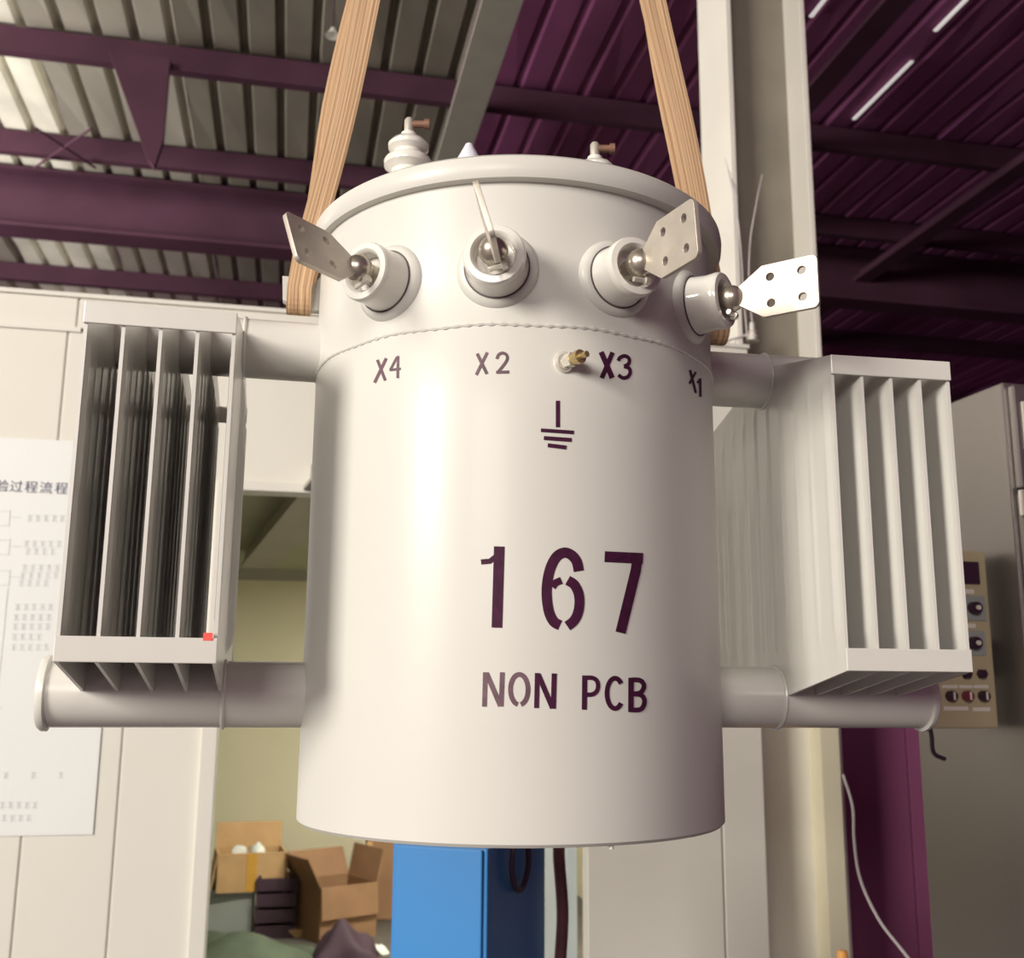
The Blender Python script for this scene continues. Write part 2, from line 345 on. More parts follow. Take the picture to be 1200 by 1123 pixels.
# poster
pz0, pz1 = ws(110, 978)[1], ws(60, 516)[1]; px1 = ws(118, 800)[0] + 0.015; px0 = px1 - 0.92
po = tag(empty('poster', WP + AX*px0 - DX*0.004 + Vector((0, 0, pz0)), RA), 'pale flow chart poster with navy title on the white wall', 'poster')
box('sheet', 0, px1 - px0, -0.002, 0.0, 0, pz1 - pz0, 'paper', po)
def text_mesh(txt, size, name, material, parent, x, z, y=-0.0035):
    cu = bpy.data.curves.new(name, 'FONT'); cu.body = txt; cu.size = size; cu.fill_mode = 'FRONT'
    o = bpy.data.objects.new(name, cu); COL.objects.link(o)
    dg = bpy.context.evaluated_depsgraph_get(); me = bpy.data.meshes.new_from_object(o.evaluated_get(dg)); bpy.data.objects.remove(o)
    me.transform(Matrix.Rotation(PI/2, 4, 'X')); me.materials.clear(); me.materials.append(M[material])
    n = bpy.data.objects.new(name, me); COL.objects.link(n); n.parent = parent; n.location = (x, y, z); return n
tz = ws(40, 577)[1] - pz0
for ch, cx in (('验', 2), ('过', 19), ('程', 36.5), ('流', 54), ('程', 72)):
    text_mesh(ch, 0.046, 'title_character', 'ink', po, ws(cx - 7.5, 572)[0] - px0, tz)
bm = bmesh.new()
def pbar(x0, x1, y0, y1):                            # pixel rectangle on the poster
    a = ws(x0, (y0 + y1)/2)[0] - px0; b = ws(x1, (y0 + y1)/2)[0] - px0; z1_ = ws(x0, y0)[1] - pz0; z0_ = ws(x0, y1)[1] - pz0
    add_box(bm, a, b, -0.0032, -0.002, z0_, z1_)
for yb in (598, 632, 668):
    pbar(-20, 12, yb, yb + 1.2); pbar(-20, 12, yb + 17, yb + 18.2); pbar(11, 12.2, yb, yb + 18); pbar(12, 26, yb + 8, yb + 9)
pbar(2, 3.5, 690, 830); pbar(-20, 3, 829, 830.3)
mesh_obj('flow_chart_lines', bm, 'paleink', po)['kind'] = 'stuff'
bm = bmesh.new()
for (x0, y0, n) in ((32, 604, 5), (28, 634, 5), (30, 643, 4), (26, 662, 5), (24, 671, 5), (22, 680, 4), (18, 708, 5), (16, 720, 5), (15, 731, 5), (14, 743, 4), (13, 755, 5), (4, 905, 1), (36, 905, 1), (68, 905, 1), (0, 940, 5), (2, 955, 4)):
    for k in range(n):
        x = x0 + k*9.5; pbar(x, x + 6.5, y0, y0 + 1.3); pbar(x + 1, x + 6, y0 + 3, y0 + 4.2); pbar(x, x + 6.5, y0 + 6, y0 + 7.2); pbar(x + 2.6, x + 3.8, y0, y0 + 7)
mesh_obj('faded_small_print', bm, 'paleink', po)['kind'] = 'stuff'

# ---------------------------------------------------------------- column, cables
cf = at_y(942, 2, 4.52); cs, cdp = hs(cf); Wc, Dc, th = 0.40, 0.34, 0.026
colo = struct(empty('trim_1', AX*cs + DX*cdp, RA), 'white steel H column behind the partition')
box('flange', -th, 0, 0, Dc, 0, RZ, 'column', colo, 0.003)
box('flange', -Wc, -Wc + th, 0, Dc, 0, RZ, 'column', colo, 0.003)
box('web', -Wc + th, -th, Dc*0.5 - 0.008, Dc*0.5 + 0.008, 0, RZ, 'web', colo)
box('lit_web_plate', -Wc + th, -th, Dc*0.20, Dc*0.20 + 0.012, 0, 1.42, 'column', colo)  # added pale plate; its colour gives the lower web its lit look
for zz in (2.72,): box('stiffener_plate', -Wc + th, -th, 0.02, Dc*0.5 - 0.008, zz, zz + 0.014, 'column', colo)
dp = struct(empty('wall_gap_filler', AX*(cs + 0.03) + DX*(cdp + 0.30), RA), 'added dark purple sheets standing in for the dark gap between column and cabinet')
for k in range(8): box('dark_gap_sheet', k*0.45 + 0.003, (k + 1)*0.45 - 0.003, 0, 0.02, 0.0, 1.9, 'farwall', dp, 0.003)  # made-up sheets, added to keep the gap beside the cabinet dark
box('dark_gap_rail', 0, 3.6, -0.03, 0.0, 1.84, 1.9, 'purlin', dp)
def near(px, py, dist): return at_y(px, py, dist)
w1 = tag(tube('hanging_wire', smooth_path([near(850, 185, 4.5), near(862, 240, 4.36), near(868, 290, 4.36), near(871, 340, 4.36), near(876, 398, 4.36)]), 0.0028, 'wire', None, 6), 'thin pale wire hanging down the left side of the column recess', 'wire', 'column wires')
w2 = tag(tube('hanging_wire', smooth_path([near(893, 205, 4.5), near(886, 240, 4.36), near(879, 285, 4.36), near(878, 340, 4.36), near(884, 398, 4.36)]), 0.0028, 'wire', None, 6), 'thin pale wire hanging down the right side of the column recess', 'wire', 'column wires')
p = near(882, 400, 4.45)
h = tag(empty('cable_clamp', p, RA), 'small white cable clamp on top of the partition by the column', 'clamp')
lathe('insulator', [(0, 0.085), (0.010, 0.085), (0.012, 0.05), (0.02, 0.045), (0.012, 0.04), (0.022, 0.02), (0.014, 0.012), (0.03, 0), (0, 0)], 'column', h, 16)
tube('strut', [(-0.02, 0, 0.03), (-0.10, 0.0, -0.0), (-0.16, 0, -0.03)], 0.006, 'wire', h, 6)
c1 = tag(tube('power_cable', smooth_path([near(988, 908, 3.2), near(999, 945, 3.15), near(1001, 985, 3.1), near(1008, 1030, 3.0), near(1030, 1078, 2.9), near(1062, 1120, 2.8), near(1090, 1160, 2.75), near(1110, 1300, 2.7), near(1112, 1400, 2.7)]), 0.0042, 'wire', None, 8), 'pale thin cable drooping down beside the steel cabinet', 'cable')
ob = near(988, 1135, 3.35)
og = tag(empty('orange_cone', (ob.x, ob.y, 0)), 'orange plastic cone tip at the foot of the white column', 'cone')
lathe('cone_body', [(0.10, 0.03), (0.015, ob.z + 0.045), (0.010, ob.z + 0.05), (0, ob.z + 0.05)], 'orange', og, 24)
box('cone_base', -0.14, 0.14, -0.14, 0.14, 0, 0.03, 'orange', og, 0.006)

# ---------------------------------------------------------------- steel cabinet with the beige control box
CT = CAM.z + 0.70; cc = at_z(1181, 445, CT); CR = R_(14.5)
cab = tag(empty('steel_cabinet', (cc.x, cc.y, 0), CR), 'tall brushed steel cabinet at the right edge', 'cabinet')
box('cabinet_body', 0, 0.9, 0.02, 0.42, 0.06, CT, 'stainless', cab, 0.004)
box('cabinet_plinth', 0.03, 0.87, 0.05, 0.39, 0, 0.06, 'black', cab)
d = box('cabinet_door', 0.012, 0.888, 0.0, 0.02, 0.10, CT - 0.26, 'stainless', cab, 0.004)
box('door_handle', 0.78, 0.80, -0.04, 0.0, 1.0, 1.25, 'steel', d, 0.004)
d = box('cabinet_door', 0.012, 0.888, 0.0, 0.02, CT - 0.25, CT - 0.01, 'stainless', cab, 0.004)
box('name_plate', 0.03, 0.20, -0.004, 0.0, CT - 0.16, CT - 0.05, 'tag', d)
hz = on_plane(1196, 590, cc, Vector((math.sin(CR), -math.cos(CR), 0))).z
box('hinge', 0.0, 0.05, -0.012, 0.0, hz - 0.03, hz + 0.03, 'steel', cab, 0.003)
# control box: front turned to the camera
q0 = near(1092, 854, 2.36); q1 = near(1171, 857, 2.40); qt = near(1155, 645, 2.38)
fd = Vector((q1.x - q0.x, q1.y - q0.y, 0)); cw = fd.length; cr = math.atan2(fd.y, fd.x); ch = qt.z - q0.z
cb = tag(empty('control_box', q0, cr), 'beige control box with knobs and buttons on the cabinet side', 'control box')
box('enclosure', 0, cw, 0, 0.10, 0, ch, 'beige', cb, 0.004)
def cpos(px, py):
    p = on_plane(px, py, q0, Vector((math.sin(cr), -math.cos(cr), 0))) - q0
    return p.x*math.cos(cr) + p.y*math.sin(cr), p.z
def cyl_y(name, px, py, r, dep, m, parent, seg=20):
    x, z = cpos(px, py); return lathe(name, [(0, 0), (r, 0), (r, dep*0.8), (r*0.85, dep), (0, dep)], m, parent, seg, Matrix.Translation((x, 0, z)) @ Matrix.Rotation(PI/2, 4, 'X'))
def plate_c(name, x0, x1, y0, y1, m, dep, parent):
    a = cpos(x0, y1); b = cpos(x1, y0); return box(name, a[0], b[0], -dep, 0, a[1], b[1], m, parent, 0.001)
plate_c('display_screen', 1118, 1145, 659, 684, 'black', 0.006, cb)
plate_c('engraved_tag', 1122, 1141, 691, 696, 'tag', 0.002, cb); plate_c('engraved_tag', 1122, 1143, 731, 736, 'tag', 0.002, cb)
for y in (713, 754):
    k = plate_c('knob_plate', 1118, 1153, y - 14, y + 14, 'greybox', 0.003, cb)
    cyl_y('rotary_knob', 1139, y, 0.014, 0.022, 'black', k); cyl_y('knob_cap', 1139, y, 0.006, 0.026, 'tag', k)
for x in (1131, 1149): cyl_y('push_button', x, 790, 0.011, 0.014, 'black', cb, 6)
plate_c('engraved_tag', 1104, 1122, 803, 807, 'tag', 0.002, cb); plate_c('engraved_tag', 1124, 1139, 803, 807, 'tag', 0.002, cb); plate_c('engraved_tag', 1141, 1158, 803, 807, 'tag', 0.002, cb)
for x, m in ((1113, 'black'), (1132, 'redknob'), (1151, 'black')):
    k = cyl_y('selector_knob', x, 816, 0.012, 0.016, m, cb); xx, zz = cpos(x, 816)
    box('knob_pointer', xx - 0.002, xx + 0.002, -0.0185, -0.012, zz - 0.008, zz + 0.009, 'tag', k)
plate_c('engraved_tag', 1106, 1134, 828, 833, 'tag', 0.002, cb); plate_c('engraved_tag', 1140, 1160, 829, 834, 'tag', 0.002, cb)
mx = cc.x - q0.x; my = cc.y - q0.y
v = Vector((cc.x, cc.y, 0)) + Vector((-math.sin(CR), math.cos(CR), 0))*0.15 - Vector((q0.x, q0.y, 0))
vx = v.x*math.cos(cr) + v.y*math.sin(cr); vy = -v.x*math.sin(cr) + v.y*math.cos(cr)
box('mounting_bracket', cw - 0.05, max(vx + 0.005, cw + 0.01), 0.06, 0.10, ch*0.3, ch*0.5, 'greybox', cb)
tube('conduit', smooth_path([(0.03, 0.05, 0.0), (0.033, 0.05, -0.02), (0.04, 0.06, -0.045), (0.06, 0.08, -0.06), (0.09, 0.09, -0.07)]), 0.005, 'cord', cb, 8)

# ---------------------------------------------------------------- blue cabinet, cord and hose in front of the doorway
bc = at_y(571, 1050, 2.55); br = R_(-20)
bl = tag(empty('blue_cabinet', (bc.x, bc.y, 0), br), 'bright blue metal cabinet standing below the transformer tank', 'cabinet')
box('cabinet_body', -0.24, 0, 0, 0.42, 0.05, CAM.z - 0.36, 'blue', bl, 0.004)
box('cabinet_plinth', -0.22, -0.02, 0.02, 0.40, 0, 0.05, 'black', bl)
box('cabinet_door', -0.23, -0.01, -0.010, 0.0, 0.08, CAM.z - 0.362, 'blue', bl, 0.003)
zt = CAM.z - 0.37
cordp = [(0.005, 0.15, zt + 0.04), (0.012, 0.14, zt), (0.012, 0.13, zt - 0.05), (0.012, 0.16, zt - 0.10), (0.012, 0.21, zt - 0.105), (0.012, 0.25, zt - 0.06), (0.012, 0.24, zt), (0.005, 0.22, zt + 0.04)]
mw = Matrix.Translation((bc.x, bc.y, 0)) @ Matrix.Rotation(br, 4, 'Z')
tag(tube('looped_cord', [mw @ v for v in smooth_path(cordp)], 0.007, 'cord', None, 8), 'dark cord hanging in a loop on the side of the blue cabinet', 'cord')
hp = [(0.035, 0.445, CAM.z - 0.36), (0.03, 0.445, 1.05), (0.04, 0.445, 0.9), (0.03, 0.445, 0.7), (0.035, 0.445, 0.4), (0.03, 0.445, 0.02)]
tag(tube('maroon_hose', [mw @ v for v in smooth_path([Vector(v) for v in hp])], 0.016, 'maroon', None, 10), 'dark maroon hose running down behind the blue cabinet', 'hose')

# ---------------------------------------------------------------- clutter in the small room
def on_floor(px, dist): p = at_y(px, 900, dist); return Vector((p.x, p.y, 0.012))
def carton(name, label, loc, rz, wx, dy, h, m, flaps, tape=None, group=None):
    o = tag(empty(name, loc, rz), label, 'box', group); t = 0.008
    bm = bmesh.new()
    add_box(bm, -wx/2, wx/2, -dy/2, -dy/2 + t, 0, h); add_box(bm, -wx/2, wx/2, dy/2 - t, dy/2, 0, h)
    add_box(bm, -wx/2, -wx/2 + t, -dy/2 + t, dy/2 - t, 0, h); add_box(bm, wx/2 - t, wx/2, -dy/2 + t, dy/2 - t, 0, h)
    add_box(bm, -wx/2 + t, wx/2 - t, -dy/2 + t, dy/2 - t, 0, t)
    mesh_obj('carton_body', bm, m, o)
    fl = {'front': ((0, -dy/2, h), 0, wx, dy/2), 'back': ((0, dy/2, h), PI, wx, dy/2), 'left': ((-wx/2, 0, h), -PI/2, dy, wx/2), 'right': ((wx/2, 0, h), PI/2, dy, wx/2)}
    for k, ang in flaps.items():
        p, rot, ln, wd = fl[k]
        box('carton_flap', -ln/2, ln/2, -wd, 0, -t/2, t/2, m, o, mtx=Matrix.Translation(p) @ Matrix.Rotation(rot, 4, 'Z') @ Matrix.Rotation(R_(ang), 4, 'X'))
    if tape: box('packing_tape', -0.03, 0.03, -dy/2 - 0.002, -dy/2, 0, h, tape, o)
    return o
pg = on_floor(268, 6.9)
zg = at_y(268, 1046, 6.7).z
gc = tag(empty('grey_chest', pg, RA), 'low grey enamel chest under the taped carton in the small room', 'chest')
box('chest_body', -0.36, 0.20, -0.2, 0.25, 0.03, zg - 0.03, 'greybox', gc, 0.006)
box('chest_lid', -0.37, 0.21, -0.21, 0.26, zg - 0.03, zg, 'greybox', gc, 0.006)
lathe('round_lock', [(0, 0), (0.035, 0), (0.03, 0.02), (0, 0.02)], 'darkcrate', gc, 16, Matrix.Translation((-0.15, -0.2, zg - 0.14)) @ Matrix.Rotation(PI/2, 4, 'X'))
p = at_y(284, 1045, 6.7)
b1_ = carton('cardboard_box', 'open taped cardboard box on top of the grey chest', (p.x, p.y + 0.16, zg), RA + 0.1, 0.40, 0.30, 0.22, 'cardlight', {'front': -100 + 180 + 60, 'back': -80, 'left': 80, 'right': 84}, 'tape')
for k, (dx, lb) in enumerate(((-0.06, 'left'), (0.05, 'right'))):
    bmx = bmesh.new(); bmesh.ops.create_icosphere(bmx, subdivisions=2, radius=0.05)
    for v in bmx.verts: v.co *= 0.8 + 0.35*random.random()
    tag(mesh_obj('paper_ball', bmx, 'paper', None, True), 'crumpled white paper on the %s in the open taped box' % lb, 'paper').location = (p.x + dx, p.y + 0.12, zg + 0.21 + 0.01*k)
p = on_floor(392, 6.65)
carton('cardboard_box', 'wide open brown cardboard box on the floor of the small room', (p.x, p.y + 0.2, 0.012), RA + 0.45, 0.38, 0.36, at_y(390, 1040, 6.7).z, 'card', {'front': 84, 'back': -60, 'left': -62, 'right': -78})
p = on_floor(457, 7.32)
tb = tag(empty('tall_carton', (p.x, p.y, 0.012), RA), 'tall flat brown carton leaning beside the blue cabinet', 'box')
bm = bmesh.new(); add_box(bm, -0.14, 0.30, -0.06, 0.06, 0, at_y(450, 983, 7.32).z, None, 0.01); mesh_obj('carton_body', bm, 'card', tb)
box('carton_edge', -0.142, -0.105, -0.065, -0.058, 0.02, at_y(450, 983, 7.32).z - 0.02, 'cardlight', tb)
p = on_floor(331, 6.85)
cr_ = tag(empty('dark_crate', (p.x, p.y, 0.012), RA), 'dark plastic crate between the grey chest and the brown box', 'crate')
for i in range(4):
    for yy in (-0.12, 0.107): box('crate_slat', -0.12, 0.12, yy, yy + 0.013, i*0.09, i*0.09 + 0.07, 'darkcrate', cr_)
    for xx in (-0.12, 0.107): box('crate_slat', xx, xx + 0.013, -0.105, 0.105, i*0.09, i*0.09 + 0.07, 'darkcrate', cr_)
for a in (-0.10, 0.10):
    for b in (-0.10, 0.10): box('crate_post', a - 0.008, a + 0.008, b - 0.008, b + 0.008, 0, 0.355, 'darkcrate', cr_)
box('crate_base', -0.105, 0.105, -0.105, 0.105, 0, 0.012, 'darkcrate', cr_)
def heap(name, px, dist, wx, wy, h, m, label, seed):
    p = on_floor(px, dist); rnd = random.Random(seed); bm = bmesh.new(); n = 22
    ph = [rnd.uniform(0, 6.28) for _ in range(6)]
    g = []
    for i in range(n + 1):
        row = []
        for j in range(n + 1):
            u, v = i/n*2 - 1, j/n*2 - 1; e = max(0, 1 - u*u)*max(0, 1 - v*v)
            z = h*(e**0.6)*(0.70 + 0.18*math.sin(u*4 + ph[0] + v*2) + 0.12*math.sin(v*5 + ph[1] - u*3)) + 0.003
            row.append(bm.verts.new((u*wx/2*(1 + 0.08*math.sin(v*6 + ph[2])), v*wy/2*(1 + 0.08*math.sin(u*6 + ph[3])), z)))
        g.append(row)
    for i in range(n):
        for j in range(n): bm.faces.new((g[i][j], g[i + 1][j], g[i + 1][j + 1], g[i][j + 1]))
    ed = [e for e in bm.edges if e.is_boundary]
    r = bmesh.ops.extrude_edge_only(bm, edges=ed)
    for v in [x for x in r['geom'] if isinstance(x, bmesh.types.BMVert)]: v.co.z = 0
    o = mesh_obj(name, bm, m, None, True); o.location = p; o.rotation_euler = (0, 0, RA); return tag(o, label, 'tarp')
heap('green_tarp', 280, 6.05, 0.90, 0.7, 0.20, 'tarp', 'dark green tarp heaped on the floor by the doorway', 3)
p = at_z(338, 1092, 0.012 + 0.026)
fc = tag(box('flat_carton', -0.11, 0.11, -0.05, 0.05, -0.025, 0.025, 'cardlight', None, 0.004), 'small flat carton lying in front of the dark crate', 'box'); fc.location = p; fc.rotation_euler = (0.1, 0, RA - 0.1)
dh = heap('dark_sack', 412, 6.28, 0.34, 0.26, 0.22, 'darkcrate', 'dark crumpled sack in front of the open brown box', 9); dh['category'] = 'sack'
for k, (x, y, lbl) in enumerate(((385, 1121, 'white paper scrap beside the dark sack'), (446, 1114, 'white paper scrap near the blue cabinet'), (243, 1098, 'pale green scrap by the door frame'))):
    p = at_z(x, y, 0.05 if k == 2 else 0.03); bmx = bmesh.new(); bmesh.ops.create_grid(bmx, x_segments=4, y_segments=3, size=0.045)
    for v in bmx.verts: v.co.z = 0.015*random.random()
    r = bmesh.ops.solidify(bmx, geom=bmx.faces[:], thickness=0.003)
    o = tag(mesh_obj('paper_scrap', bmx, 'paper'), lbl, 'paper'); o.location = p; o.rotation_euler = (0.5, 0.2, k)

# ---------------------------------------------------------------- the transformer
T = tag(empty('pole_transformer', (0, 0, FZ)), 'light grey round transformer tank stencilled 167 NON PCB hanging from slings', 'transformer')
R = 0.30; ZW, ZR = 0.6325, 0.8261
body = lathe('tank_body', [(0, 0.012), (R - 0.02, 0.012), (R - 0.018, 0.0), (R - 0.004, 0.0), (R, 0.004), (R, 0.10), (R, 0.3), (R, 0.5), (R, ZW), (R - 0.001, ZW + 0.003), (R, 0.7), (R, 0.76), (R, ZR), (0, ZR)], 'tank', T, 160)
# weld bead round the tank
bm = bmesh.new(); N = 420; rings = []
for i in range(N):
    a = 2*PI*i/N; rr = 0.0019 + 0.0009*math.sin(i*1.9) + 0.0006*random.random(); zz = ZW + 0.0009*math.sin(i*0.21)
    rings.append([bm.verts.new(((R + rr*math.cos(t))*math.cos(a), (R + rr*math.cos(t))*math.sin(a), zz + rr*1.1*math.sin(t))) for t in [k*2*PI/6 for k in range(6)]])
for i in range(N):
    a, b = rings[i], rings[(i + 1) % N]
    for k in range(6): bm.faces.new((a[k], a[(k + 1) % 6], b[(k + 1) % 6], b[k]))
mesh_obj('weld_seam', bm, 'tank', body, True)
lid = lathe('lid', [(0, ZR + 0.052), (0.12, ZR + 0.050), (0.22, ZR + 0.045), (0.285, ZR + 0.038), (0.310, ZR + 0.034), (0.316, ZR + 0.029), (0.3175, ZR + 0.02), (0.3165, ZR + 0.008), (0.313, ZR + 0.001), (0.300, ZR), (0, ZR)], 'tank', T, 160)
lid.location = (0.003, 0, 0)
tw = R_(11)
def pol(r, ang, z): return Vector((r*math.sin(ang), -r*math.cos(ang), z))     # ang 0 faces the camera, + to the right

# low voltage bushings
def plate_mesh():
    cu = bpy.data.curves.new('p', 'CURVE'); cu.dimensions = '2D'; cu.fill_mode = 'BOTH'; cu.extrude = 0.0028; cu.bevel_depth = 0.0005
    def poly(pts):
        sp = cu.splines.new('POLY'); sp.points.add(len(pts) - 1)
        for q, (x, y) in zip(sp.points, pts): q.co = (x, y, 0, 1)
        sp.use_cyclic_u = True
    def corner(cx, cy, r, a0): return [(cx + r*math.cos(R_(a0 + 15*i)), cy + r*math.sin(R_(a0 + 15*i))) for i in range(7)]
    hh, L = 0.0360, 0.113; r = 0.008
    poly([(0.0, -0.010), (0.038, -hh)] + corner(L - r, -hh + r, r, -90) + corner(L - r, hh - r, r, 0) + [(0.038, hh), (0.0, 0.010)])
    for x in (0.049, 0.092):
        for y in (-0.0185, 0.0185): poly([(x + 0.0062*math.cos(2*PI*i/16), y + 0.0062*math.sin(2*PI*i/16)) for i in range(16)])
    o = bpy.data.objects.new('p', cu); COL.objects.link(o); dg = bpy.context.evaluated_depsgraph_get()
    me = bpy.data.meshes.new_from_object(o.evaluated_get(dg)); bpy.data.objects.remove(o); me.materials.clear(); me.materials.append(M['tin']); me.name = 'terminal_plate'; return me
PM = plate_mesh()
BZ = 0.7065
for ang, twist, dz in ((-33.9, 21, 0), (-4.2, 17, 0), (26.2, 4, 0), (56.0, 0, 0)):
    a = R_(ang); rad = pol(1, a, 0)
    fr = Matrix.Translation(pol(R - 0.006, a, BZ)) @ rad.to_track_quat('Z', 'Y').to_matrix().to_4x4()
    ins = lathe('bushing', [(0.0, 0.0), (0.041, 0.0), (0.0415, 0.010), (0.0405, 0.014), (0.0395, 0.020), (0.0385, 0.036), (0.0395, 0.046), (0.0395, 0.052), (0.0375, 0.056), (0.030, 0.057), (0.0265, 0.054), (0.0245, 0.046), (0.024, 0.036), (0, 0.036)], 'porcelain', T, 48, fr)
    lathe('pressed_boss', [(0.0535, 0.000), (0.0525, 0.0055), (0.0485, 0.0095), (0.0455, 0.0115), (0.0415, 0.012), (0.0415, 0.0)], 'tank', ins, 48, fr)
    lathe('gasket', [(0.0415, 0.0118), (0.0425, 0.0120), (0.0425, 0.0132), (0.0400, 0.0136)], 'gasket', ins, 48, fr)
    lathe('stud', [(0.0, 0.034), (0.013, 0.034), (0.013, 0.060), (0, 0.060)], 'ball', ins, 20, fr)
    lathe('terminal_ball', [(0.0185*math.sin(PI*i/14) if 0 < i < 14 else 0.0, 0.064 - 0.0185*math.cos(PI*i/14)) for i in range(15)], 'ball', ins, 28, fr)
    # spade plate: x along the radius, y up (twisted)
    upv = Matrix.Rotation(R_(twist), 3, rad) @ Vector((0, 0, 1)); nz = rad.cross(upv)
    po_ = bpy.data.objects.new('terminal_plate', PM); COL.objects.link(po_); po_.parent = ins
    po_.matrix_local = Matrix.Translation(pol(R - 0.006 + 0.072, a, BZ)) @ Matrix((rad, upv, nz)).transposed().to_4x4()
    # clamp bolt under the ball
    cp = pol(R + 0.058, a, BZ) - upv*0.022
    lathe('clamp_bolt', [(0, -0.011), (0.006, -0.011), (0.006, -0.004), (0.0035, -0.004), (0.0035, 0.012), (0, 0.012)], 'steel', ins, 8, axis_mtx(cp, nz))

# grounding stud
gp = on_cyl(661, 425, R) - Vector((0, 0, FZ)); ga = math.atan2(gp.x, -gp.y); gd = pol(1, ga + R_(24), 0)
gpad = lathe('ground_pad', [(0.014, -0.004), (0.0135, 0.003), (0.010, 0.007), (0.0, 0.007)], 'steel', T, 20, axis_mtx(gp, pol(1, ga, 0)))
lathe('ground_nut', [(0, 0.006), (0.0095, 0.006), (0.0095, 0.018), (0, 0.018)], 'steel', gpad, 6, axis_mtx(gp, gd))
lathe('brass_connector', [(0, 0.018), (0.0075, 0.018), (0.0075, 0.026), (0.009, 0.026), (0.009, 0.033), (0.004, 0.033), (0.004, 0.045), (0, 0.045)], 'brass', gpad, 12, axis_mtx(gp, gd))
lathe('drain_nub', [(0, 0), (0.003, 0), (0.003, 0.010), (0, 0.010)], 'tank', body, 10, Matrix.Translation(pol(R - 0.008, R_(24), -0.004)))

# stencilled marks painted on the tank
def stroke(bm, pts, wd, conv, R_c, nw=4, sub=3):
    if len(pts) > 4: pts = [(v.x, v.y) for v in smooth_path([(x, y, 0) for x, y in pts], 4)]
    P = [Vector((x, y)) for x, y in pts]; fine = []
    for a, b in zip(P, P[1:]):
        for k in range(sub): fine.append(a.lerp(b, k/sub))
    fine.append(P[-1]); rows = []
    for i, p in enumerate(fine):
        d = (fine[min(i + 1, len(fine) - 1)] - fine[max(i - 1, 0)]).normalized(); n = Vector((-d.y, d.x))
        row = []
        for k in range(nw + 1):
            q = p + n*wd*(k/nw - 0.5); w3 = on_cyl(*conv(q.x, q.y), R_c); row.append(bm.verts.new((w3.x, w3.y, w3.z - FZ)))
        rows.append(row)
    for a, b in zip(rows, rows[1:]):
        for k in range(nw): bm.faces.new((a[k], a[k + 1], b[k + 1], b[k]))
def mark(name, strokes, conv, material='stencil'):
    bm = bmesh.new()
    for i, (pts, wd) in enumerate(strokes): stroke(bm, pts, wd, conv, R + 0.0006 + 0.00008*i)
    return mesh_obj(name, bm, material, body)
cA = lambda x, y: (520 + x/4.2857, 620 + y/4.2857)
cB = lambda x, y: (400 + x/2.6087, 370 + y/2.6087)
def arc(cx, cy, rx, ry, a0, a1, n=14): return [(cx + rx*math.cos(R_(a0 + (a1 - a0)*i/n)), cy + ry*math.sin(R_(a0 + (a1 - a0)*i/n))) for i in range(n + 1)]
mark('stencil_digit', [([(279, 88), (267, 496)], 54), ([(187, 166), (232, 162), (262, 138), (282, 100)], 26)], cA)
mark('stencil_digit', [([(678, 212), (668, 165), (642, 132), (606, 119), (568, 138), (538, 190), (521, 260), (517, 335), (528, 415), (552, 465), (584, 484)], 52), ([(545, 292), (562, 270), (591, 258)], 36), ([(622, 258), (655, 280), (677, 325), (681, 378), (671, 430), (650, 465), (620, 488)], 50)], cA)
mark('stencil_digit', [([(808, 139), (1001, 148)], 54), ([(976, 128), (964, 210), (888, 521)], 52)], cA)
mark('stencil_letter', [([(209, 720), (204, 893)], 24), ([(294, 720), (288, 892)], 24), ([(214, 724), (284, 889)], 25)], cA, 'stencil_thin')
mark('stencil_letter', [(arc(379, 807, 44, 76, 100, 440, 26), 24)], cA, 'stencil_thin')
mark('stencil_letter', [([(470, 724), (466, 900)], 25), ([(555, 726), (550, 903)], 26), ([(474, 730), (546, 900)], 26)], cA)
mark('stencil_letter', [([(708, 736), (706, 908)], 26), ([(700, 748), (745, 748), (768, 762), (775, 790), (766, 818), (742, 832), (706, 832)], 22)], cA)
mark('stencil_letter', [(arc(860, 826, 40, 76, 320, 40, 24), 24)], cA)
mark('stencil_letter', [([(941, 748), (940, 920)], 28), ([(935, 759), (980, 759), (1002, 776), (1004, 800), (985, 824), (945, 828)], 24), ([(945, 828), (990, 834), (1008, 860), (1002, 892), (982, 908), (935, 909)], 24)], cA)
mark('stencil_letter', [([(110, 135), (134, 198)], 9), ([(137, 130), (101, 205)], 9)], cB, 'stencil_thin')
mark('stencil_digit', [([(173, 123), (172, 191)], 8), ([(170, 126), (149, 166)], 7), ([(147, 166), (181, 162)], 7)], cB, 'stencil_thin')
mark('stencil_letter', [([(415, 116), (445, 178)], 10), ([(446, 112), (412, 181)], 9)], cB, 'stencil_thin')
mark('stencil_digit', [([(475, 132), (481, 119), (493, 114), (505, 120), (507, 133), (497, 150), (478, 173)], 9), ([(473, 173), (513, 172)], 9)], cB, 'stencil_thin')
mark('stencil_letter', [([(794, 111), (828, 190)], 16), ([(829, 112), (796, 191)], 14)], cB)
mark('stencil_digit', [([(846, 138), (853, 127), (868, 123), (880, 132), (878, 147), (864, 155)], 11), ([(864, 155), (879, 160), (883, 174), (875, 187), (860, 190), (847, 181)], 11)], cB)
mark('stencil_letter', [([(1066, 166), (1084, 236)], 8), ([(1084, 172), (1064, 208)], 7)], cB)
mark('stencil_digit', [([(1097, 192), (1098, 248)], 8), ([(1088, 206), (1097, 195)], 6)], cB)
mark('ground_symbol', [([(662, 260), (662, 341)], 13), ([(610, 350), (711, 357)], 11), ([(619, 374), (704, 380)], 12), ([(631, 396), (688, 403)], 12)], cB)

